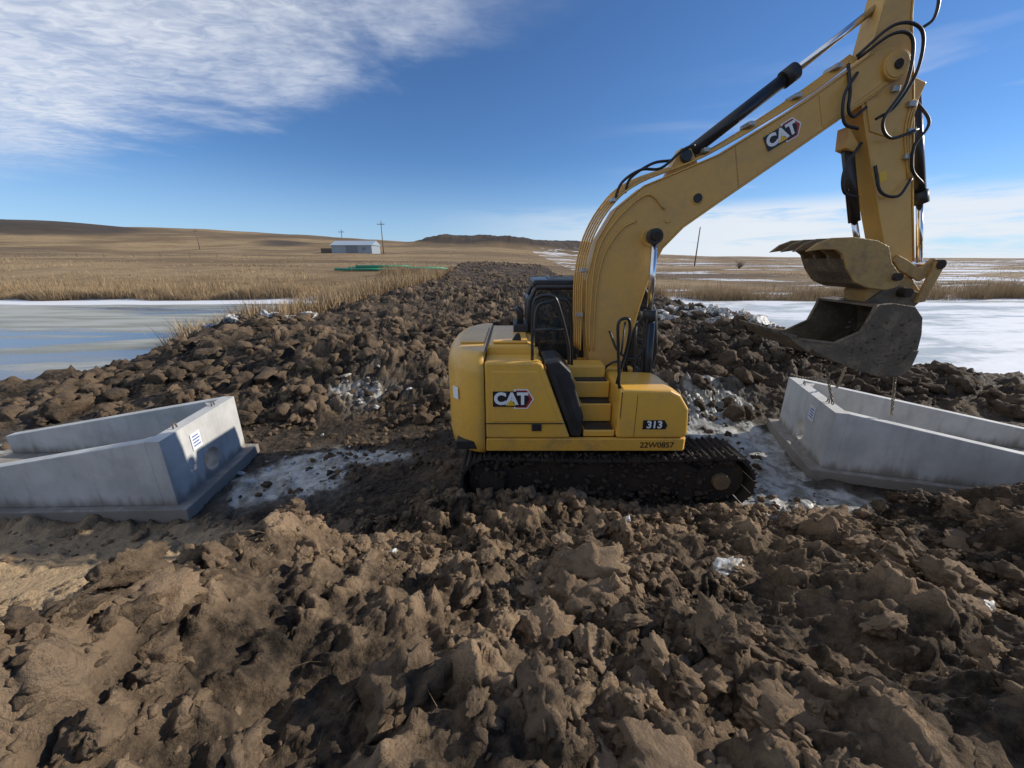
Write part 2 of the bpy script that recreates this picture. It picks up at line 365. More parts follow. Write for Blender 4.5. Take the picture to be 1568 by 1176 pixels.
def allowed(px,py):
    ok=(roadmask(px,py)>.6)&(pondmask(px,py)<.15)
    lb=(px>-8.6)&(px<-4.0)&(py>3.95)&(py<6.3); rb=(px>4.4)&(px<9)&(py>4.2)&(py<7.4); tr=(px>-.9)&(px<3.3)&(py>4.15)&(py<6.9)
    return ok&~lb&~rb&~tr
def pts(n,x0,x1,y0,y1,smin,smax,p=2.5,keep=None,cth=-.05):
    px=RNG.uniform(x0,x1,n);py=RNG.uniform(y0,y1,n); s=smin+(smax-smin)*RNG.uniform(0,1,n)**p
    clus=fbm(px,py,.9,201,4,.6)+RNG.normal(0,.16,n); ok=allowed(px,py)&(clus>cth)
    if keep is not None: ok&=keep(px,py)
    px,py,s=px[ok],py[ok],s[ok]; return np.stack([px,py,height(px,py)],-1),s
no_sand=lambda a,b_: ~((a<-3.1)&(b_<4.2)&(b_>1.8))|(RNG.uniform(0,1,len(a))<.14)
P1,S1=pts(15000,-6.5,7.5,.55,4.3,.008,.035,1.6,no_sand,-.12)
P1b,S1b=pts(2100,-5.5,6.5,.6,4.2,.04,.11,1.5,no_sand,-.05)
P2,S2=pts(7000,-11,11,7.2,17,.03,.28,2.6,None,-.02); P2b,S2b=pts(4200,-9,9,3.9,8,.012,.08,2.4); P2c,S2c=pts(2600,-12,11,15,60,.07,.28,2.2,None,-.05)
P3,S3=pts(210,-4,7,.95,4.0,.10,.24,1.6,no_sand); P3[:,2]-=S3*.25
n=420; px=RNG.uniform(-1.1,3.4,n); py=4.18+RNG.normal(0,.07,n); ss=RNG.uniform(.02,.085,n)*(1.15-.25*sm(px,0,3)); PT=np.stack([px,py,height(px,py)],-1)
scatter('dirt_clods',[(P1,S1,B2),(P1b,S1b,B4),(P3,S3,B4),(P2b,S2b,B3),(P2,S2,B3),(P2c,S2c,B2),(PT,ss,B3)],m2,.75,.08)
pi=[];si=[]
for cx,cy,rx,ry,n,s0,s1 in[(9.2,16.4,2.8,.9,90,.1,.42),(-10.6,16.2,1.4,.8,18,.15,.38),(-9.0,17.5,1.2,.6,8,.1,.3),(-3.2,5.6,1.0,.8,16,.02,.08),(3.9,5.3,.6,1.2,22,.02,.08),(4.5,7.9,.9,.8,30,.03,.10),(-3.3,8.2,1.2,.6,24,.03,.11)]:
    px=RNG.normal(cx,rx*.6,n);py=RNG.normal(cy,ry*.6,n);s=s0+(s1-s0)*RNG.uniform(0,1,n)**2
    pi.append(np.stack([px,py,height(px,py)],-1));si.append(s)
ex=np.array([[-.17,2.66],[1.75,2.55],[3.55,3.1],[3.5,2.2],[1.05,2.95],[-1.1,2.9]]);pi.append(np.stack([ex[:,0],ex[:,1],height(ex[:,0],ex[:,1])+.02],-1));si.append(np.array([.085,.12,.06,.08,.05,.05]))
scatter('ice_chunks',[(np.concatenate(pi),np.concatenate(si),B4)],ice,.6,.12,False)
# ------------------------------------------------------------------ water
def sheet(name,x0,x1,y0,y1,z,mat):
    return mkobj(name,[(x0,y0,z),(x1,y0,z),(x1,y1,z),(x0,y1,z)],[(0,1,2,3)],mat,recalc=False)
w,t,b=newmat('pond_water_mat'); geo=t.node('ShaderNodeNewGeometry').outputs['Position'];sp=t.node('ShaderNodeSeparateXYZ');t.l.new(geo,sp.inputs[0])
a=t.noise(t.mapping(geo,(.22,1,1)),.25,6,.6,.6); a2=t.noise(geo,1.5,5,.65); a3=t.noise(t.mapping(geo,(.15,1,1)),.9,5,.6)
yg=t.ss(sp.outputs[1],13,24)
k=t.ss(t.math('ADD',t.math('ADD',a,t.math('MULTIPLY',a2,.08)),t.math('MULTIPLY',yg,.14)),.53,.66)
c=t.mix(k,(.05,.065,.09),t.mix(t.ss(a3,.4,.6),(.22,.22,.17),(.38,.38,.33)))
rim=t.ss(t.math('ADD',sp.outputs[1],t.math('MULTIPLY',a,7.0)),34.2,35.0)
c=t.mix(rim,c,(.78,.80,.83))
t.put(b.inputs['Base Color'],c)
t.put(b.inputs['Roughness'],t.math('ADD',.12,t.math('MULTIPLY',t.math('MAXIMUM',k,rim),.40)))
bn=t.node('ShaderNodeBump'); bn.inputs['Strength'].default_value=.2; bn.inputs['Distance'].default_value=.02
t.put(bn.inputs['Height'],a2); t.put(b.inputs['Normal'],bn.outputs[0])
sheet('pond_water',-160,-7,7,38,-.3,w)
w2,t,b=newmat('snow_ice_mat'); geo=t.node('ShaderNodeNewGeometry').outputs['Position']
a=t.noise(t.mapping(geo,(.3,1,1)),.35,6,.6,.4); a2=t.noise(t.mapping(geo,(.5,1,1)),2.0,6,.7); a4=t.noise(t.mapping(geo,(.25,1,1)),.9,6,.65,.5)
k=t.ss(t.math('ADD',a,t.math('MULTIPLY',t.math('SUBTRACT',a2,.5),.35)),.38,.54)
t.put(b.inputs['Base Color'],t.mix(t.math('MULTIPLY',t.ss(a4,.52,.68),.5),t.mix(k,(.50,.52,.48),t.mix(a2,(.68,.70,.73),(.84,.85,.87))),(.52,.56,.60))); t.put(b.inputs['Roughness'],t.math('ADD',.35,t.math('MULTIPLY',k,.4)))
bn=t.node('ShaderNodeBump'); bn.inputs['Strength'].default_value=.5; bn.inputs['Distance'].default_value=.06
t.put(bn.inputs['Height'],t.math('ADD',a2,a4)); t.put(b.inputs['Normal'],bn.outputs[0])
sheet('pond_ice',7,160,7,38,-.3,w2)
# ------------------------------------------------------------------ reeds & grass
rm_,t,b=newmat('dry_reed_mat'); vc=t.node('ShaderNodeVertexColor',layer_name='v')
t.put(b.inputs['Base Color'],t.mix(vc.outputs[0],(.19,.12,.06),(.46,.34,.20))); b.inputs['Roughness'].default_value=.8; b.inputs['Specular IOR Level'].default_value=.2
def blades(name,px,py,hmin,hmax,w,mat,lean=.25,scale=None):
    n=len(px); z=height(px,py)-.05; hh=RNG.uniform(hmin,hmax,n); an=RNG.uniform(0,6.28,n)
    if scale is not None: hh=hh*scale
    wx=np.cos(an)*w;wy=np.sin(an)*w; lx=RNG.normal(0,lean,n)*hh;ly=RNG.normal(0,lean,n)*hh
    v=np.empty((n,5,3))
    v[:,0]=np.stack([px-wx,py-wy,z],-1);v[:,1]=np.stack([px+wx,py+wy,z],-1)
    v[:,2]=np.stack([px-wx*.7+lx*.4,py-wy*.7+ly*.4,z+hh*.6],-1);v[:,3]=np.stack([px+wx*.7+lx*.4,py+wy*.7+ly*.4,z+hh*.6],-1)
    v[:,4]=np.stack([px+lx,py+ly,z+hh],-1)
    base=(np.arange(n)*5)[:,None]
    q=base+np.array([0,1,3,2]);tr=base+np.array([2,3,4])
    loops=np.concatenate([q,tr],1).ravel()
    st=np.cumsum(np.tile([4,3],n))-np.tile([4,3],n)
    me=bpy.data.meshes.new(name);me.vertices.add(n*5);me.vertices.foreach_set('co',v.astype(np.float32).ravel())
    me.loops.add(len(loops));me.loops.foreach_set('vertex_index',loops.astype(np.int32));me.polygons.add(2*n);me.polygons.foreach_set('loop_start',st.astype(np.int32));me.update(calc_edges=True)
    C=np.clip(np.repeat(RNG.uniform(0,1,n),5)*.6+np.tile([0,0,.3,.3,.4],n),0,1)
    at=me.color_attributes.new('v','FLOAT_COLOR','POINT');at.data.foreach_set('color',np.stack([C,C,C,np.ones_like(C)],-1).astype(np.float32).ravel())
    o=bpy.data.objects.new(name,me);COL.objects.link(o);me.materials.append(mat);return o
n=110000
px=np.concatenate([RNG.uniform(-75,-7,n//2),RNG.uniform(10,80,n//2)]);py=34.0+RNG.gamma(1.6,.9,len(px))+1.0*fbm(px,px*0,5,300,3)
cl=fbm(px,py,3,301,3); nl=len(px); ok=(roadmask(px,py)<.3)&(cl+RNG.normal(0,.2,nl)>np.where(px>0,-.15,-.35)); a1,b1=px[ok],py[ok]
nn=60000;px=RNG.uniform(-14,-4.5,nn);py=RNG.uniform(15,44,nn)
l=np.interp(py,[0,14,20,28,45,70],[-60,-14,-10.0,-7.6,-6.5,-6]); ok=(px<l+.1+.5*fbm(px,py,1.5,305,3))&(pondmask(px,py)<.7)&(fbm(px,py,2,302,3)+RNG.normal(0,.2,nn)>-.3); a2_,b2_=px[ok],py[ok]
ax=np.concatenate([a1,a2_]);bx_=np.concatenate([b1,b2_])
blades('reeds',ax,bx_,.3,1.15,.014,rm_,.22,.65+.6*sm(fbm(ax,bx_,2.0,306,4),-.3,.4))
n=60000; py=RNG.uniform(0,1,n)**1.6*110+37; px=RNG.uniform(-1.3,1.3,n)*py; ok=(roadmask(px,py)<.3)&(fbm(px,py,6,303,3)+RNG.normal(0,.2,n)>np.where(px>0,.1,.05))
blades('dry_grass',px[ok],py[ok],.08,.32,.03,rm_,.4)
n=420; px=RNG.uniform(-5,6,n);py=RNG.uniform(.9,4.2,n)
blades('straw_stalks',px,py,.06,.16,.0016,rm_,.9)
# ------------------------------------------------------------------ far objects
wood=simple('weathered_wood',(.16,.12,.09),.85); steel_w=simple('shed_metal',(.30,.35,.39),.45,.2,.15,(.3,.28,.25),.6); roofm=simple('shed_roof',(.36,.44,.52),.4,.3,.1)
doorm=simple('shed_door_mat',(.2,.22,.25),.5); pipeg=simple('green_pipe_mat',(.02,.24,.14),.4,0,.15)
def zat(x,y): return float(height(np.array([float(x)]),np.array([float(y)]))[0])
sx,sy=-49.5,130; z0=zat(sx,sy)-.3; e=empty('metal_shed',(sx,sy,z0))
prism_y('walls',[(sx-6.2,z0),(sx+6.2,z0),(sx+6.2,z0+2.7),(sx-6.2,z0+2.7)],sy-4,sy+4,steel_w,e,.02)
mkobj('roof',[(sx-6.5,sy-4.4,z0+2.65),(sx+6.5,sy-4.4,z0+2.65),(sx+6.5,sy,z0+4.1),(sx-6.5,sy,z0+4.1),(sx-6.5,sy+4.4,z0+2.65),(sx+6.5,sy+4.4,z0+2.65)],[(0,1,2,3),(3,2,5,4),(0,3,4),(1,5,2)],roofm,e)
box('sliding_door',(sx-1.8,sy-4.08,z0+.1),(sx+1.8,sy-4.02,z0+2.5),doorm,e,.01)
box('window',(sx+3.2,sy-4.06,z0+1.2),(sx+4.4,sy-4.02,z0+2.0),doorm,e,.01)
box('lean_to',(sx-10.5,sy-2,z0),(sx-6.6,sy+3,z0+1.8),wood,e,.02)
for k_,(x_,y_,h_) in enumerate([(-38.5,122,9.0),(43.0,95,8.6),(-62,150,7.5),(-130,170,8)]):
    z0=zat(x_,y_); e=empty('utility_pole',(x_,y_,z0))
    tube('pole',[(x_,y_,z0-.5),(x_+.1,y_,z0+h_)],[[.16,.11]],wood,e)
    if k_!=1: box('crossarm',(x_-1.1,y_-.12,z0+h_-.9),(x_+1.1,y_+.0,z0+h_-.75),wood,e,.01)
    tube('insulators',[[(x_+d,y_-.06,z0+h_-.75),(x_+d,y_-.06,z0+h_-.5)] for d in((-1,0.4,1) if k_!=1 else (0,))],.05,steel_w,e,6)
e=empty('wire_fence',(-60,88,3)); fp=[(-130+i*6.4,92-.08*i+random.uniform(-.4,.4)) for i in range(12)]
tube('posts',[[(a,b_,zat(a,b_)-.2),(a+random.uniform(-.1,.1),b_,zat(a,b_)+random.uniform(.95,1.35))] for a,b_ in fp],.07,wood,e,6)
tube('wires',[[(a,b_,zat(a,b_)+h_) for a,b_ in fp] for h_ in(.4,.8)],.008,wood,e,4)
e=empty('green_pipes',(-14,46,1.8))
pp=[]
for k_,(xa,ya,xb,yb,dz) in enumerate([(-20.3,46,-13.5,46.4,.06),(-19.0,46.8,-8.0,47.2,.1),(-13.2,46.3,-7.4,46.6,.06),(-18.0,46.4,-12,46.8,.34)]):
    za=zat(xa,ya);zb=zat(xb,yb); zz=max(za,zb)+.16
    pp.append([(xa,ya,zz+dz),(xb,yb,zz+dz)])
tube('pipe_sections',pp,.15,pipeg,e,16)
e_pts=[]
bx,by=44,78;bz=zat(bx,by)
for i in range(60):
    a=random.uniform(0,6.28);r=random.uniform(.3,1.1);h_=random.uniform(.6,1.7)
    e_pts.append([(bx,by,bz),(bx+math.cos(a)*r*.4,by+math.sin(a)*r*.4,bz+h_*.5),(bx+math.cos(a)*r,by+math.sin(a)*r,bz+h_)])
tube('bare_shrub',e_pts,.02,wood,None,4)
# ------------------------------------------------------------------ concrete culvert end sections
conc,t,b=newmat('precast_concrete'); geo=t.node('ShaderNodeNewGeometry').outputs['Position']
a=t.noise(geo,1.6,6,.6); a2=t.noise(t.mapping(geo,(3,3,.5)),2.5,5,.6); a3=t.noise(geo,60,3,.6)
c=t.mix(t.ss(a,.3,.7),(.42,.42,.40),(.60,.59,.56)); c=t.mix(t.math('MULTIPLY',t.ss(a2,.5,.72),.4),c,(.32,.315,.295)); c=t.mix(t.math('MULTIPLY',t.ss(a3,.66,.72),.5),c,(.2,.2,.19))
sp=t.node('ShaderNodeSeparateXYZ');t.l.new(geo,sp.inputs[0])
mudf=t.math('MULTIPLY',t.ss(t.math('ADD',t.math('MULTIPLY',a2,.35),t.math('SUBTRACT',.10,sp.outputs[2])),.02,.2),.7); c=t.mix(mudf,c,(.16,.12,.08))
t.put(b.inputs['Base Color'],c); b.inputs['Roughness'].default_value=.85
bn=t.node('ShaderNodeBump'); bn.inputs['Strength'].default_value=.35; bn.inputs['Distance'].default_value=.01; t.put(bn.inputs['Height'],t.math('ADD',a3,a)); t.put(b.inputs['Normal'],bn.outputs[0])
white=simple('label_white',(.75,.77,.80),.4,0,.1,(.4,.4,.4),20); ink=simple('label_ink',(.08,.12,.35),.5,0,0)
ironm=simple('rusty_steel',(.20,.15,.11),.6,.7,.4)
def culvert(corner,d,n,W,L=3.7,H=1.02,H2=.42,z0=-.02):
    e=empty('concrete_culvert_end_section',(corner[0],corner[1],z0))
    d=Vector(d).normalized();n=Vector(n).normalized()
    def W3(p): return (corner[0]+d.x*p[0]+n.x*p[1],corner[1]+d.y*p[0]+n.y*p[1],z0+p[2])
    T=.17;tw=.15; fz=.11
    def bx(name,a,b_,mat=conc,bev=.012):
        v=[W3((X_,Y_,Z_)) for X_ in(a[0],b_[0]) for Y_ in(a[1],b_[1]) for Z_ in(a[2],b_[2])]
        return mkobj(name,v,[(0,1,3,2),(4,6,7,5),(0,4,5,1),(2,3,7,6),(0,2,6,4),(1,5,7,3)],mat,e,bev)
    bx('base_slab',(-.17,-.10,-.1),(L+.05,W+.10,fz))
    cy,cz,R=W*.5,.34,.17;N=32
    ring=[];sq=[]
    for i in range(N):
        a=2*math.pi*i/N;c_,s_=math.cos(a),math.sin(a);ring.append((cy+R*c_,cz+R*s_))
        kx=((W-cy) if c_>0 else cy)/max(abs(c_),1e-6);kz=((H-cz) if s_>0 else cz-fz)/max(abs(s_),1e-6);k_=min(kx,kz);sq.append((cy+k_*c_,cz+k_*s_))
    for cc in[(0,fz),(W,fz),(W,H),(0,H)]:
        j=min(range(N),key=lambda i:(sq[i][0]-cc[0])**2+(sq[i][1]-cc[1])**2);sq[j]=cc
    V=[];
    for xx in(0,T):
        V+=[W3((xx,p[0],p[1])) for p in sq]+[W3((xx,p[0],p[1])) for p in ring]
    Fq=[]
    for i in range(N):
        j=(i+1)%N;Fq+=[(i,j,N+j,N+i),(2*N+i,3*N+i,3*N+j,2*N+j),(i,2*N+i,2*N+j,j),(N+i,N+j,3*N+j,3*N+i)]
    mkobj('headwall',V,Fq,conc,e)
    def wing(name,ya,yb):
        pr=[(T,fz),(L,fz),(L,H2),(T,H)]
        v=[W3((p[0],ya,p[1])) for p in pr]+[W3((p[0],yb,p[1])) for p in pr]
        mkobj(name,v,[(0,1,2,3),(7,6,5,4),(0,4,5,1),(1,5,6,2),(2,6,7,3),(3,7,4,0)],conc,e,.012)
    wing('wing_wall_front',0,tw);wing('wing_wall_back',W-tw,W)
    for nm,ya,s in(('corner_fillet_front',tw,1),('corner_fillet_back',W-tw,-1)):
        q=[(T,ya),(T+.22,ya),(T,ya+.22*s)]
        v=[W3((p[0],p[1],fz)) for p in q]+[W3((p[0],p[1],H-.05)) for p in q]
        mkobj(nm,v,[(0,1,2),(5,4,3),(0,3,4,1),(1,4,5,2),(2,5,3,0)],conc,e)
    bx('label',(-.012,W*.30,H*.62),(-.004,W*.30+.20,H*.62+.24),white,.001)
    for k_ in range(4): bx('label_text_%d'%k_,(-.016,W*.30+.03,H*.62+.05+.045*k_),(-.0125,W*.30+.17-.02*(k_%2),H*.62+.065+.045*k_),ink,0)
    for q in(.25,.75): tube('lifting_eye',[W3((.085,W*q-.04,H-.01)),W3((.085,W*q-.02,H+.06)),W3((.085,W*q+.02,H+.06)),W3((.085,W*q+.04,H-.01))],.01,ironm,e,6)
    return e
culvert((-4.36,4.30),(-1,-.03,0),(-.13,1,0),1.68)
culvert((4.75,5.25),(.957,-.29,0),(.29,.957,0),1.88)
# ------------------------------------------------------------------ excavator
yel=simple('painted_yellow',(.78,.425,.06),.38,0,.38,(.36,.25,.13),1.6,0,.3,(-.0,.75,.0) )
yel2=simple('painted_yellow_boom',(.66,.375,.085),.45,0,.5,(.34,.25,.14),1.3,0,.15)
blk=simple('black_plastic',(.018,.018,.019),.5,0,.35,(.10,.08,.06),3); blkp=simple('black_paint',(.02,.02,.022),.3,.1,.25,(.10,.08,.06),3)
chrome=simple('chrome_rod',(.75,.75,.76),.15,1,.05); rub=simple('hose_rubber',(.012,.012,.013),.45,0,.15)
mud=simple('muddy_steel',(.035,.028,.021),.75,.2,.9,(.085,.06,.04),3.5,.9); mudb=simple('muddy_bucket',(.13,.10,.068),.6,.25,.95,(.34,.26,.17),4.5,1)
worn=simple('worn_yellow',(.46,.28,.09),.5,.1,.8,(.22,.16,.10),3.5,.4); wornd=simple('worn_thumb',(.24,.16,.075),.55,.2,.9,(.13,.10,.07),4,.6)
skirtm=simple('muddy_skirt_yellow',(.74,.40,.055),.42,0,.65,(.22,.155,.09),3.5,0,.1)
gl,t,b=newmat('cab_glass'); b.inputs['Base Color'].default_value=(.03,.045,.05,1);b.inputs['Roughness'].default_value=.03;b.inputs['Alpha'].default_value=.45;b.inputs['Specular IOR Level'].default_value=.8
redm=simple('decal_red',(.45,.03,.02),.4,0,0);whm=simple('decal_white',(.8,.8,.8),.4,0,0);dblk=simple('decal_black',(.015,.015,.015),.4,0,0);dyel=simple('decal_yellow',(.75,.45,.02),.4,0,0)
E=empty('excavator',(1.22,5.55,0))
mudc=simple('caked_mud',(.05,.037,.026),.9,0,.8,(.12,.085,.055),9,.8)
def track(y0,y1,nm):
    xa,xb,r,zc=-.28,2.73,.37,.40
    L=xb-xa; per=2*L+2*math.pi*r; N=46; V=[];Fc=[]
    def at(s):
        s%=per
        if s<L: return (xa+s,zc+r-.035*math.sin(math.pi*s/L),1,0.)
        s-=L
        if s<math.pi*r:
            a=math.pi/2-s/r;return(xb+r*math.cos(a),zc+r*math.sin(a),math.sin(a),-math.cos(a))
        s-=math.pi*r
        if s<L:return(xb-s,zc-r,-1,0)
        s-=L;a=-math.pi/2-s/r;return(xa+r*math.cos(a),zc+r*math.sin(a),math.sin(a),-math.cos(a))
    p=per/N
    for i in range(N):
        x_,z_,tx,tz=at(i*p);nx_,nz_=-tz,tx
        prof=[(-p*.46,-.02),(p*.46,-.02),(p*.46,.012),(p*.12,.014),(p*.06,.05),(-p*.02,.05),(-p*.06,.014),(-p*.3,.014),(-p*.33,.035),(-p*.38,.035),(-p*.46,.012)]
        bidx=len(V);m_=len(prof)
        jy=random.uniform(-.004,.004)
        for yy_ in(y0+jy,y1+jy):
            for a_,b_ in prof:V.append((x_+tx*a_+nx_*b_,yy_,z_+tz*a_+nz_*b_))
        Fc.append([bidx+k for k in range(m_)]);Fc.append([bidx+m_+k for k in range(m_)][::-1])
        for k in range(m_):Fc.append((bidx+k,bidx+(k+1)%m_,bidx+m_+(k+1)%m_,bidx+m_+k))
    mkobj(nm+'_shoes',V,Fc,mud,E)
    yo=y0+.12;yi=y1-.12
    prism_y(nm+'_frame',[(-.1,.2),(2.5,.2),(2.5,.5),(2.2,.66),(.2,.66),(-.1,.5)],yo,yi,mud,E,.03)
    cyl_y(nm+'_idler',xb-.02,zc,.31,yo-.02,yi,mud,E);cyl_y(nm+'_idler_hub',xb-.02,zc,.11,yo-.09,yo-.01,wornd,E)
    cyl_y(nm+'_sprocket',xa+.02,zc,.30,yo-.01,yi,mud,E);cyl_y(nm+'_sprocket_hub',xa+.02,zc,.17,yo-.07,yo,mud,E)
    for k in range(6):cyl_y(nm+'_roller_%d'%k,.15+k*.43,.17,.11,yo-.02,yi+.02,mud,E,16)
    q=[];qs=[]
    for k in range(700):
        xx=random.uniform(-.5,2.85);zz=random.choice([random.uniform(.02,.3),random.uniform(.08,.72),random.gauss(.70,.03)])
        if (xx-xb)**2+(zz-zc)**2<.02: continue
        q.append((xx,yo-random.uniform(-.03,.07),zz));qs.append(random.uniform(.012,.06))
    for k in range(330):
        q.append((random.uniform(-.3,2.8),random.uniform(y0+.02,y1),.785));qs.append(random.uniform(.008,.036))
    o=scatter(nm+'_caked_mud',[(np.array(q),np.array(qs),B2)],mudc,.7,0);setparent(o,E)
track(4.30,4.85,'right_track');track(6.27,6.82,'left_track')
box('carbody',(.4,4.8,.35),(2.05,6.3,.72),mud,E,.05)
prism_z('slew_ring',[(1.22+.6*math.cos(a*math.pi/16),5.55+.6*math.sin(a*math.pi/16)) for a in range(32)],.70,.87,blk,E)
box('upper_deck',(-.7,4.36,.87),(2.1,6.74,.985),blk,E,.01)
prism_z('side_skirt',[(-.32,4.325),(2.13,4.325),(2.17,4.37),(2.17,4.9),(2.10,4.9),(2.10,4.39),(-.32,4.39)],.862,1.03,skirtm,E,.012)
def cwplan(ins):
    out=[(-.335,4.33+ins)]
    for a in np.linspace(0,90,10)[1:]:
        r=math.radians(a); out.append((-.335-(.50-ins)*math.sin(r), 4.33+ins+.62*(1-math.cos(r))))
    out2=[(p[0],11.1-p[1]) for p in out[::-1]]
    mid=[(-.875+ins,5.3),(-.875+ins,5.8)]
    return out+mid+out2
def loft(name,rings,mat,parent,bevel=0):
    n=len(rings[0]);V=[p for r in rings for p in r];Fc=[list(range(n))[::-1],[ (len(rings)-1)*n+i for i in range(n)]]
    for k in range(len(rings)-1):
        for i in range(n):Fc.append((k*n+i,k*n+(i+1)%n,(k+1)*n+(i+1)%n,(k+1)*n+i))
    return mkobj(name,V,Fc,mat,parent,bevel)
rings=[[(p[0],p[1],z) for p in cwplan(i)] for z,i in[(.80,.07),(.84,.02),(1.0,.0),(1.85,.0),(2.0,.02),(2.07,.07),(2.10,.15)]]
o=loft('counterweight',rings,yel,E)
for p in o.data.polygons:
    if len(p.vertices)==4:p.use_smooth=True
prism_y('right_side_door',[(-.322,1.035),(.72,1.035),(.36,1.98),(.30,2.01),(-.322,2.01)],4.33,4.75,yel,E,.03,3)
prism_y('door_pressing',[(-.24,1.26),(.56,1.26),(.30,1.90),(-.24,1.90)],4.318,4.34,yel,E,.012,3)
prism_y('left_side_door',[(-.322,1.035),(.2,1.035),(.2,2.0),(-.322,2.0)],6.3,6.77,yel,E,.03)
prism_y('engine_hood',[(-.322,1.1),(.34,1.1),(.34,2.06),(.2,2.115),(-.322,2.115)],4.752,6.298,yel,E,.03)
box('hood_panel',(-.25,4.85,2.117),(.2,5.5,2.15),yel,E,.02);box('hood_panel_rear',(-.68,4.95,2.102),(-.36,6.15,2.122),yel,E,.01)
box('hood_seam',(-.318,4.40,2.118),(-.30,6.3,2.1215),blk,E,0)
box('air_intake',(.02,5.6,2.12),(.24,6.15,2.24),blk,E,.02)
tube('exhaust_stack',[(.12,5.72,2.1),(.12,5.72,2.42),(.06,5.72,2.47)],.05,blkp,E)
prism_y('hood_handle',[(-.0,2.15),(.12,2.15),(.10,2.24),(.06,2.24)],4.9,4.96,blk,E,.008)
box('door_latch',(.24,4.308,1.14),(.36,4.328,1.24),blk,E,.01)
box('panel_seam',(-.32,4.314,1.235),(.63,4.329,1.242),blk,E,0)
prism_y('black_side_cover',[(.375,2.0),(.735,1.04),(.86,1.04),(.88,1.30),(.70,1.88),(.56,2.02)],4.36,4.95,blk,E,.03,3)
prism_y('cover_rib',[(.52,1.86),(.58,1.86),(.82,1.16),(.76,1.16)],4.345,4.37,blkp,E,.01)
box('fuel_tank',(.45,4.96,1.0),(1.25,5.28,1.80),yel,E,.03)
box('lower_step',(.89,4.38,1.035),(1.28,4.95,1.12),yel,E,.015);box('lower_step_tread',(.91,4.40,1.121),(1.26,4.85,1.135),blk,E,.004)
box('middle_step',(.87,4.62,1.137),(1.28,4.955,1.38),yel,E,.015);box('middle_step_tread',(.90,4.64,1.381),(1.26,4.94,1.395),blk,E,.004)
box('upper_step',(.80,4.80,1.40),(1.28,5.25,1.62),yel,E,.015);box('upper_step_tread',(.84,4.82,1.621),(1.25,5.2,1.637),blk,E,.004)
prism_y('toolbox',[(1.29,1.035),(2.14,1.035),(2.17,1.10),(2.14,1.42),(2.02,1.60),(1.90,1.66),(1.33,1.68),(1.29,1.66)],4.33,5.12,yel,E,.035,3)
box('toolbox_seam',(1.31,4.322,1.30),(1.315,4.332,1.64),blk,E,0)
box('toolbox_lid_line',(1.5,4.326,1.06),(1.504,4.333,1.6),blk,E,0)
box('front_lamp',(2.10,4.5,1.2),(2.18,4.75,1.38),blk,E,.02)
tube('handrails',[catmull([(.24,4.42,2.0),(.24,4.42,2.62),(.30,4.42,2.74),(.44,4.42,2.75),(.52,4.42,2.66),(.66,4.44,2.2),(.68,4.46,1.95)],5),
 [(.24,4.42,2.36),(.6,4.43,2.38)],
 catmull([(1.30,4.42,1.66),(1.24,4.42,2.2),(1.22,4.42,2.44),(1.28,4.42,2.50),(1.35,4.42,2.46),(1.36,4.45,2.2),(1.30,4.55,1.68)],5),
 catmull([(.30,4.75,2.1),(.30,4.75,2.55),(.42,4.75,2.64),(.72,4.9,2.6),(.8,5.0,1.8)],5)],.019,blkp,E)
tube('mirror_arm',[(1.30,4.43,2.46),(1.25,4.3,2.1)],.012,blk,E,6)
cp=[(.26,1.0),(1.85,1.0),(2.12,1.35),(2.20,1.8),(2.12,2.4),(1.92,2.76),(.36,2.76),(.26,2.55)]
ya,yb=5.80,6.74
fr=[]
for yy_ in(ya,yb): fr.append([(p[0],yy_,p[1]) for p in cp+[cp[0]]]); fr.append([(1.25,yy_,1.0),(1.22,yy_,2.76)])
for p in cp: fr.append([(p[0],ya,p[1]),(p[0],yb,p[1])])
tube('cab_frame',fr,.045,blkp,E,8)
box('cab_roof',(.30,ya-.03,2.765),(1.95,yb+.03,2.86),blkp,E,.04)
box('cab_roof_hatch',(.55,ya+.15,2.862),(1.25,yb-.15,2.90),gl,E,.02)
box('cab_lower_panel',(.30,ya+.005,1.0),(2.0,ya+.03,1.45),blkp,E,.005)
box('cab_rear_panel',(.255,ya+.05,1.0),(.285,yb-.05,1.75),blkp,E,.005)
prism_y('right_side_glass',[(.32,1.47),(1.20,1.47),(1.18,2.70),(.40,2.70),(.32,2.5)],ya+.008,ya+.018,gl,E,0)
prism_y('right_front_glass',[(1.29,1.47),(2.10,1.47),(2.14,1.8),(2.07,2.38),(1.88,2.70),(1.27,2.70)],ya+.008,ya+.018,gl,E,0)
prism_y('left_side_glass',[(.32,1.2),(2.0,1.2),(2.14,1.8),(2.07,2.38),(1.88,2.70),(.40,2.70),(.32,2.5)],yb-.018,yb-.008,gl,E,0)
mkobj('windshield',[(2.12,ya+.05,1.40),(2.12,yb-.05,1.40),(2.19,yb-.05,1.8),(2.19,ya+.05,1.8),(2.11,ya+.05,2.4),(2.11,yb-.05,2.4),(1.93,ya+.05,2.72),(1.93,yb-.05,2.72)],[(0,1,2,3),(3,2,5,4),(4,5,7,6)],gl,E)
mkobj('rear_window',[(.262,ya+.06,1.78),(.262,yb-.06,1.78),(.262,yb-.06,2.5),(.262,ya+.06,2.5)],[(0,1,2,3)],gl,E)
prism_y('operator_seat',[(.75,1.35),(1.25,1.35),(1.27,1.5),(.95,1.52),(.85,2.2),(.70,2.2),(.68,1.5)],6.05,6.5,blk,E,.04)
tube('mirror_bracket',[(2.1,yb,2.5),(2.35,yb+.12,2.55)],.015,blk,E,6);box('mirror',(2.33,yb+.05,2.4),(2.37,yb+.25,2.68),blk,E,.01)
box('work_lamp',(1.85,ya+.05,2.87),(1.95,ya+.2,2.96),blk,E,.02)
yB0,yB1=5.38,5.72
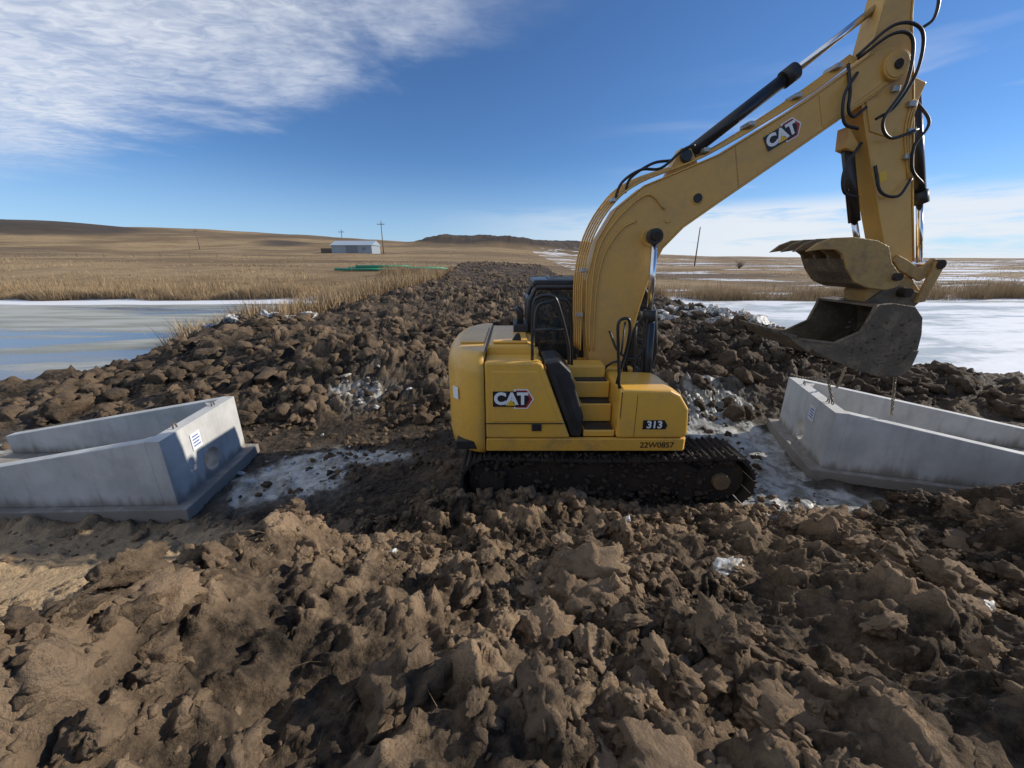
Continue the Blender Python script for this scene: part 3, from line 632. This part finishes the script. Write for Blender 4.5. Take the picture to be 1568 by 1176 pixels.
bo=[(1.12,1.45),(1.03,2.3),(1.01,2.87),(1.10,3.36),(1.33,3.76),(1.66,4.02),(2.10,4.19),(2.55,4.37),(3.47,4.92),(4.15,5.40),(4.36,5.46),(4.50,5.36),(4.52,5.20),(4.33,5.03),(3.37,4.35),(2.64,3.84),(2.22,3.54),(1.98,3.28),(1.86,3.0),(1.75,2.52),(1.62,1.8),(1.55,1.45),(1.34,1.35)]
prism_y('boom',bo,yB0,yB1,yel2,E,.018)
tube('boom_flange_top',[[(p[0],yB0-.004,p[1]) for p in bo[0:10]],[(p[0],yB0-.004,p[1]) for p in bo[13:22]]],.010,yel2,E,6)
cyl_y('boom_tip_boss',4.42,5.27,.13,yB0-.06,yB1+.06,yel2,E);cyl_y('boom_tip_pin',4.42,5.27,.05,yB0-.08,yB1+.08,mud,E)
cyl_y('boom_cyl_boss',1.80,3.42,.12,yB0-.05,yB1+.05,yel2,E);cyl_y('boom_cyl_pin',1.80,3.42,.055,5.10,6.0,mud,E)
cyl_y('boom_side_hole',2.35,3.88,.055,yB0-.03,yB0+.02,blk,E);cyl_y('boom_side_ring',2.35,3.88,.075,yB0-.012,yB0+.01,yel2,E)
cyl_y('boom_side_port',2.0,3.62,.03,yB0-.02,yB0+.01,yel2,E,12)
prism_y('boom_plate_seam',[(2.72,4.47),(2.735,4.46),(2.86,4.0),(2.845,4.0)],yB0-.003,yB0+.01,worn,E,0)
prism_y('boom_tip_plate',[(3.62,4.99),(4.12,5.33),(4.33,5.38),(4.44,5.28),(4.30,5.08),(3.74,4.66)],yB0-.008,yB0-.001,yel2,E,.003)
box('boom_foot_bracket',(1.0,5.2,.99),(1.7,5.33,1.7),yel,E,.02);box('boom_foot_bracket_far',(1.0,5.76,.99),(1.7,5.79,1.7),yel,E,.01)
for yy_,nm in((5.20,'right'),(5.92,'left')):
    tube(nm+'_boom_cylinder_barrel',[(1.90,yy_,1.15),(1.845,yy_,2.45)],.075,blkp,E,18)
    tube(nm+'_boom_cylinder_gland',[(1.848,yy_,2.36),(1.842,yy_,2.50)],.088,blk,E,18)
    tube(nm+'_boom_cylinder_rod',[(1.845,yy_,2.45),(1.80,yy_,3.42)],.042,chrome,E,16)
    cyl_y(nm+'_boom_cylinder_eye',1.80,3.42,.095,yy_-.05,yy_+.05,blkp,E,20)
    tube(nm+'_boom_cylinder_line',catmull([(1.80,yy_-.09,1.3),(1.77,yy_-.09,2.1),(1.79,yy_-.09,2.4)],5),.014,blk,E,6)
A=Vector((2.16,5.55,4.36));Bp=Vector((3.38,5.55,5.28));C_=Vector((4.28,5.55,5.97))
tube('stick_cylinder_barrel',[A,Bp],.078,blkp,E,20);tube('stick_cylinder_gland',[Bp-(Bp-A).normalized()*.14,Bp+(Bp-A).normalized()*.02],.10,blk,E,20)
tube('stick_cylinder_rod',[Bp,C_],.04,chrome,E,16)
prism_y('stick_cylinder_bracket',[(1.95,4.12),(2.35,4.28),(2.22,4.48),(2.10,4.46)],5.47,5.63,yel2,E,.01)
cyl_y('stick_cylinder_pin',2.17,4.37,.07,5.42,5.68,blkp,E)
st=[(4.16,6.15),(4.15,5.85),(4.13,5.53),(4.14,4.97),(4.43,4.35),(4.90,3.36),(5.08,3.02),(5.2,2.92),(5.36,2.96),(5.37,3.12),(5.10,3.91),(4.88,4.63),(4.71,5.16),(4.50,5.75),(4.42,6.12),(4.30,6.25)]
prism_y('stick',st,5.41,5.69,yel2,E,.016)
tube('stick_flange',[[(p[0],5.406,p[1]) for p in st[1:7]],[(p[0],5.406,p[1]) for p in st[9:15]]],.010,yel2,E,6)
cyl_y('stick_pivot_boss',4.42,5.27,.15,5.33,5.38,yel2,E)
prism_y('stick_gusset',[(4.20,4.95),(4.35,4.62),(4.62,4.55),(4.70,5.0)],5.395,5.41,yel2,E,.006)
tube('bucket_cylinder_barrel',[(4.88,5.55,5.06),(5.35,5.55,3.86)],.07,blkp,E,18);tube('bucket_cylinder_gland',[(5.30,5.55,3.98),(5.36,5.55,3.84)],.09,blk,E,18)
tube('bucket_cylinder_rod',[(5.35,5.55,3.86),(5.60,5.55,3.08)],.036,chrome,E,14)
prism_y('bucket_cylinder_bracket',[(4.62,5.25),(4.92,5.14),(4.88,4.96),(4.76,4.9)],5.45,5.65,yel2,E,.01)
tube('thumb_cylinder_barrel',[(4.22,5.55,4.52),(4.56,5.55,3.62)],.065,blkp,E,18);tube('thumb_cylinder_rod',[(4.56,5.55,3.62),(4.70,5.55,3.30)],.035,chrome,E,12)
prism_y('thumb_cylinder_bracket',[(4.12,4.7),(4.30,4.5),(4.26,4.42),(4.15,4.46)],5.46,5.64,yel2,E,.01)
for yy_,nm in((5.32,'near'),(5.72,'far')):
    prism_y('link_%s'%nm,[(5.54,3.16),(5.66,3.12),(5.68,3.02),(5.45,2.86),(5.14,3.0),(5.02,3.12),(5.06,3.2),(5.2,3.14),(5.42,3.02)],yy_,yy_+.05,worn,E,.01)
    prism_y('bucket_link_%s'%nm,[(5.54,3.12),(5.67,3.1),(5.56,2.60),(5.44,2.58)],yy_-.052,yy_-.002,worn,E,.01)
    cyl_y('link_pin_%s'%nm,5.60,3.08,.06,yy_-.07,yy_+.07,mud,E)
cyl_y('linkage_cross_pin',5.60,3.08,.045,5.3,5.8,chrome,E);cyl_y('bucket_pin',5.24,2.72,.06,5.2,5.9,mud,E)
prism_y('coupler',[(4.92,2.98),(5.1,3.08),(5.22,2.92),(5.36,2.92),(5.55,2.74),(5.5,2.56),(4.86,2.56),(4.80,2.72)],5.36,5.74,worn,E,.02)
th=[(5.02,2.95),(4.86,3.10),(4.76,3.30),(4.60,3.37),(4.30,3.41),(4.02,3.40),(3.86,3.34),(3.73,3.235),(3.92,3.26),(4.10,3.26),(4.20,3.20),(4.30,3.02),(4.44,2.86),(4.62,2.79),(4.88,2.76),(5.02,2.80)]
for i,yy_ in enumerate((5.16,5.40,5.64,5.88)): prism_y('thumb_tine_%d'%i,th,yy_,yy_+.05,wornd if i else worn,E,.01)
prism_y('thumb_back_plate',[(4.70,3.30),(4.60,3.345),(4.30,3.385),(4.05,3.375),(4.05,3.34),(4.3,3.345),(4.58,3.31),(4.66,3.26)],5.17,5.92,wornd,E,.006)
prism_y('thumb_inner_plate',[(4.22,3.14),(4.32,2.98),(4.46,2.84),(4.64,2.77),(4.66,2.80),(4.48,2.87),(4.35,3.0),(4.25,3.16)],5.18,5.91,mudb,E,.006)
tube('thumb_pin',[(4.95,5.1,2.93),(4.95,6.0,2.93)],.05,mud,E)
bp=[(3.78,2.12),(4.15,1.92),(4.60,1.74),(5.0,1.62),(5.28,1.60),(5.40,1.70),(5.44,1.95),(5.42,2.2),(5.36,2.42),(5.22,2.56),(4.95,2.60),(4.72,2.58)]
yb0,yb1=5.05,6.05
def thick(poly,th_):
    ins=[];n=len(poly)
    for i,p in enumerate(poly):
        a=Vector(poly[max(i-1,0)]);c_=Vector(poly[min(i+1,n-1)]);d=(c_-a).normalized();ins.append((p[0]-d.y*th_,p[1]+d.x*th_))
    return ins
inn=thick(bp,.03)
prism_y('bucket_shell',bp+inn[::-1],yb0+.03,yb1-.03,mudb,E,0)
sidep=bp+[(4.70,2.46),(4.62,2.22),(4.3,2.06),(3.95,2.10)]
for nm,a_ in(('near',yb0),('far',yb1-.03)): prism_y('bucket_side_'+nm,sidep,a_,a_+.03,mudb,E,.006)
tube('bucket_side_rim',[[(p[0],a_,p[1]) for p in [(3.80,2.13),(3.95,2.11),(4.3,2.07),(4.62,2.23),(4.70,2.47),(4.72,2.58)]] for a_ in(yb0+.015,yb1-.015)],.025,mudb,E,8)
prism_y('cutting_edge',[(3.66,2.17),(3.84,2.12),(4.02,2.02),(3.98,1.96),(3.78,2.07)],yb0-.01,yb1+.01,mudb,E,.006)
for i in range(5):
    yy_=yb0+.02+i*.225
    V=[(3.80,yy_,2.18),(3.80,yy_+.09,2.18),(3.80,yy_,2.07),(3.80,yy_+.09,2.07),(3.56,yy_+.02,2.245),(3.56,yy_+.07,2.245),(3.56,yy_+.02,2.225),(3.56,yy_+.07,2.225)]
    mkobj('bucket_tooth_%d'%i,V,[(0,1,5,4),(2,6,7,3),(0,4,6,2),(1,3,7,5),(4,5,7,6),(0,2,3,1)],mudb,E,.006)
for yy_ in(5.33,5.70): prism_y('bucket_ear',[(4.80,2.58),(5.42,2.43),(5.56,2.60),(5.50,2.72),(5.24,2.80),(5.0,2.74)],yy_,yy_+.04,mudb,E,.01)
prism_y('bucket_corner_plate',[(5.0,1.64),(5.30,1.62),(5.41,1.72),(5.44,1.98),(5.36,1.98),(5.25,1.8),(5.05,1.72)],yb0-.015,yb0-.001,mudb,E,.004)
q=[];qs=[]
for k in range(170):
    q.append((random.uniform(4.2,5.35),random.uniform(yb0+.05,yb1-.05),1.80+random.uniform(-.06,.02)));qs.append(random.uniform(.015,.05))
for k in range(90):
    q.append((random.uniform(4.4,5.40),yb0+.004,random.uniform(1.75,2.4)));qs.append(random.uniform(.008,.024))
o=scatter('bucket_soil',[(np.array(q),np.array(qs),B2)],mudc,.6,0);setparent(o,E)
top=[(.98,1.9),(.97,2.35),(.96,2.87),(1.05,3.38),(1.28,3.80),(1.62,4.07)]
tube('boom_hard_lines',[catmull([(p[0]-.02*k,5.42+.045*k,p[1]+.01*k) for p in top]+[(2.4,5.42+.045*k,4.37+.01*k),(3.4,5.42+.03*k,4.93+.02*k),(4.0,5.42+.03*k,5.36+.02*k)],5) for k in range(5)],.013,yel2,E,6)
tube('boom_side_line',[catmull([(1.10,5.37,1.9),(1.08,5.36,2.6),(1.12,5.36,3.2),(1.32,5.36,3.6),(1.7,5.36,3.92),(1.95,5.36,3.75)],6),catmull([(1.16,5.37,1.9),(1.14,5.36,2.6),(1.20,5.36,3.15),(1.40,5.36,3.5),(1.6,5.36,3.62)],6)],.011,yel2,E,6)
clampm=simple('clamp_steel',(.45,.45,.44),.45,.6,.4)
for k,(a_,b_) in enumerate([(.955,2.4),(.965,3.0),(1.3,3.86),(2.4,4.42),(2.9,4.70),(3.4,4.99),(3.8,5.28)]): box('line_clamp_%d'%k,(a_-.04,5.38,b_-.02),(a_+.03,5.60,b_+.03),clampm,E,.008)
H=[]
def hose(*p): H.append(catmull(p,7))
hose((1.30,5.40,3.84),(1.38,5.38,4.06),(1.60,5.37,4.20),(1.85,5.38,4.22),(2.10,5.40,4.42),(2.25,5.42,4.48))
hose((1.45,5.46,3.95),(1.5,5.44,4.12),(1.75,5.43,4.28),(2.0,5.45,4.32))
hose((3.95,5.36,5.36),(4.25,5.30,5.62),(4.55,5.28,5.56),(4.62,5.28,5.2),(4.48,5.28,4.85),(4.30,5.30,4.72))
hose((3.98,5.38,5.34),(4.22,5.26,5.52),(4.44,5.24,5.46),(4.50,5.24,5.05),(4.36,5.26,4.7),(4.52,5.28,4.52),(4.85,5.32,4.62))
hose((3.9,5.40,5.30),(3.92,5.3,5.0),(3.95,5.3,4.82),(4.05,5.32,4.75),(4.2,5.36,4.86))
hose((4.0,5.36,5.2),(3.85,5.28,4.95),(3.92,5.28,4.68),(4.12,5.3,4.62))
hose((4.52,5.34,5.95),(4.68,5.34,5.9),(4.70,5.34,5.7),(4.58,5.34,5.6))
hose((4.85,5.45,4.95),(5.0,5.36,4.7),(4.88,5.34,4.45),(4.98,5.38,4.2),(5.2,5.42,4.05))
hose((4.28,5.40,4.5),(4.12,5.36,4.2),(4.18,5.36,3.95),(4.42,5.42,3.9))
hose((4.5,5.38,4.25),(4.62,5.34,3.95),(4.85,5.33,3.9),(4.98,5.36,4.1))
hose((1.75,5.12,2.45),(1.62,5.1,2.25),(1.55,5.12,1.9),(1.62,5.2,1.6))
hose((1.35,5.3,2.2),(1.45,5.15,1.95),(1.65,5.1,1.85),(1.80,5.12,2.0))
hose((1.2,5.3,1.4),(1.3,5.1,1.75),(1.5,5.1,1.8),(1.6,5.2,1.5))
tube('hydraulic_hoses',H,.017,rub,E,8)
tube('stick_hard_lines',[catmull([(4.76+.03*k,5.40,4.95),(4.78+.03*k,5.40,4.6),(4.98+.02*k,5.40,4.1)],4) for k in range(3)],.011,yel2,E,6)
for a_,b_ in((4.74,4.9),(4.82,4.62),(4.86,4.35),(4.5,5.05)): box('hose_fitting',(a_-.03,5.36,b_-.03),(a_+.05,5.41,b_+.03),clampm,E,.006)
def text(nm,body,size,loc,ang,mat,bold=.012,shear=0):
    c_=bpy.data.curves.new(nm,'FONT');c_.body=body;c_.size=size;c_.extrude=.001;c_.offset=bold;c_.align_x='CENTER';c_.align_y='CENTER';c_.shear=shear
    c_.materials.append(mat);o=bpy.data.objects.new(nm,c_);COL.objects.link(o)
    o.matrix_world=Matrix.Translation(loc)@Matrix.Rotation(-ang,4,'Y')@Matrix.Rotation(math.pi/2,4,'X')
    o.parent=E;o.matrix_parent_inverse=Matrix.Translation(E.location).inverted();return o
def logo(cx,y,cz,w,ang,nm):
    h_=w*.50
    def R(p): 
        c_,s_=math.cos(ang),math.sin(ang);return(cx+p[0]*c_-p[1]*s_,cz+p[0]*s_+p[1]*c_)
    def poly(n_,pts_,dy,mat): prism_y(n_,[R(p) for p in pts_],y-dy-.001,y-dy+.001,mat,E,0)
    poly(nm+'_white_border',[(w*.05,h_*.56),(w*.42,h_*.56),(w*.60,0),(w*.42,-h_*.56),(w*.05,-h_*.56)],.002,whm)
    poly(nm+'_red_hexagon',[(w*.1,h_*.5),(w*.40,h_*.5),(w*.555,0),(w*.40,-h_*.5),(w*.1,-h_*.5)],.005,redm)
    poly(nm+'_black_field',[(-w*.52,h_*.44),(w*.36,h_*.44),(w*.47,0),(w*.36,-h_*.44),(-w*.52,-h_*.44)],.008,dblk)
    text(nm+'_letters','CAT',w*.46,(cx-.03*w*math.cos(ang),y-.012,cz-.03*w*math.sin(ang)),ang,whm,w*.022)
    poly(nm+'_yellow_triangle',[(-w*.16,-h_*.36),(w*.10,-h_*.36),(-w*.03,-h_*.02)],.016,dyel)
logo(-.0,4.315,1.56,.44,0,'side_logo');logo(3.27,yB0-.004,4.58,.40,math.radians(31),'boom_logo')
prism_y('model_plate',[(1.60,1.16),(1.88,1.16),(1.90,1.21),(1.86,1.28),(1.60,1.28)],4.324,4.329,dblk,E,0)
text('model_number','313',.13,(1.74,4.318,1.22),0,whm,.004);text('unit_number','22W0857',.105,(1.80,4.320,.945),0,dblk,.001)
mkobj('warning_sticker',[(-.735,4.545,1.50),(-.66,4.455,1.50),(-.66,4.455,1.66),(-.735,4.545,1.66)],[(0,1,2,3)],whm,E)
prism_y('stick_sticker',[(4.64,4.06),(4.72,4.09),(4.67,4.2),(4.59,4.17)],5.402,5.408,dyel,E,0)
def chain(a,b_,sag=0):
    a=Vector(a);b_=Vector(b_);L_=(b_-a).length;n_=max(3,int(L_/.045));P=[]
    for i in range(n_):
        f=(i+.5)/n_;c_=a.lerp(b_,f)-Vector((0,0,sag*4*f*(1-f)));d=(b_-a).normalized();u=Vector((1,0,0)) if i%2 else Vector((0,1,0));u=(u-d*u.dot(d)).normalized()
        P.append([c_+d*(.032*math.cos(q))+u*(.016*math.sin(q)) for q in np.linspace(0,2*math.pi,9)])
    return P
chn=simple('chain_steel',(.30,.25,.18),.5,.6,.4)
paths=chain((5.38,5.2,1.66),(5.55,5.22,.98))+chain((4.70,5.6,1.68),(4.85,5.45,1.06))+chain((5.0,5.6,1.60),(5.2,6.9,1.10),.12)+chain((5.3,5.9,1.62),(6.0,6.75,.9),.08)
tube('lifting_chain',paths,.008,chn,None,5)
# ------------------------------------------------------------------ sky, sun
EL=math.radians(25);AZ=math.radians(11)
S=Vector((math.cos(EL)*math.cos(AZ),math.cos(EL)*math.sin(AZ),math.sin(EL)))
wd=bpy.data.worlds.new('World');scene.world=wd;wd.use_nodes=True;t=NT(wd.node_tree);bg=wd.node_tree.nodes['Background']
sky=t.node('ShaderNodeTexSky');sky.sky_type='NISHITA';sky.sun_disc=False;sky.sun_elevation=EL;sky.sun_rotation=math.pi/2-AZ;sky.altitude=1000;sky.air_density=1.0;sky.dust_density=.0;sky.ozone_density=2.5
g=t.node('ShaderNodeTexCoord').outputs['Generated'];sp=t.node('ShaderNodeSeparateXYZ');t.l.new(g,sp.inputs[0])
base=t.mix(1.0,sky.outputs[0],(.66,.92,1.24),'MULTIPLY')
hz=t.math('MULTIPLY',t.math('SUBTRACT',1.0,t.ss(sp.outputs[2],-.08,.22)),.75)
base=t.mix(hz,base,(4.7,6.7,9.4))
zc=t.math('MAXIMUM',sp.outputs[2],.03);qx=t.math('DIVIDE',sp.outputs[0],zc);qy=t.math('DIVIDE',sp.outputs[1],zc)
cv=t.node('ShaderNodeCombineXYZ');t.l.new(qx,cv.inputs[0]);t.l.new(qy,cv.inputs[1])
edge=t.math('SUBTRACT',t.math('SUBTRACT',2.15,t.math('MULTIPLY',.60,t.math('ADD',qx,.2))),qy)
nA=t.noise(cv.outputs[0],.9,6,.58,.3);nB=t.noise(t.mapping(cv.outputs[0],(3.2,6.5,1),(0,0,.5)),2.2,5,.6,.8)
mk=t.ss(t.math('ADD',edge,t.math('MULTIPLY',t.math('SUBTRACT',nA,.5),2.6)),-.4,.9)
fr_=t.math('MULTIPLY',mk,t.math('ADD',.48,t.math('MULTIPLY',t.ss(t.math('ADD',t.math('MULTIPLY',nB,.5),t.math('MULTIPLY',nA,.5)),.36,.62),.45)))
fr_=t.math('MULTIPLY',fr_,t.ss(t.math('MULTIPLY',qx,-1.0),-.5,.7))
fr_=t.math('MULTIPLY',fr_,t.ss(sp.outputs[2],.08,.22))
hb=t.noise(t.mapping(g,(1.6,1.6,14)),2.2,6,.6,.3)
az=t.math('DIVIDE',sp.outputs[0],t.math('MAXIMUM',sp.outputs[1],.05))
lowm=t.math('MULTIPLY',t.math('SUBTRACT',1.0,t.ss(sp.outputs[2],.085,.125)),t.ss(az,-.3,.6))
lowf=t.math('MULTIPLY',lowm,t.ss(hb,.30,.52))
lowf=t.math('MAXIMUM',lowf,t.math('MULTIPLY',t.math('MULTIPLY',t.ss(t.noise(t.mapping(g,(1.2,1.2,9)),1.7,5,.55,.4),.50,.66),t.ss(az,.1,.9)),t.math('MULTIPLY',t.math('SUBTRACT',1.0,t.ss(sp.outputs[2],.16,.38)),.6)))
lowf=t.math('MULTIPLY',lowf,.9)
cc=t.mix(fr_,base,(7.8,8.3,9.2)); cc=t.mix(lowf,cc,(8.4,8.8,9.4))
t.l.new(cc,bg.inputs['Color']);bg.inputs['Strength'].default_value=.098
sl_=bpy.data.lights.new('sun','SUN');sl_.energy=5.0;sl_.angle=math.radians(.53);sl_.color=(1,.93,.82);so=bpy.data.objects.new('sun',sl_);COL.objects.link(so);so.rotation_euler=S.to_track_quat('Z','Y').to_euler();so.location=S*50
cd=bpy.data.cameras.new('camera');cam=bpy.data.objects.new('camera',cd);COL.objects.link(cam);cam.location=(0,0,3.15);cam.rotation_euler=(math.radians(72),0,0)
cd.sensor_width=36;cd.lens=13.55;cd.clip_start=.05;cd.clip_end=12000;scene.camera=cam
scene.view_settings.view_transform='Standard';scene.view_settings.look='None';scene.view_settings.exposure=0
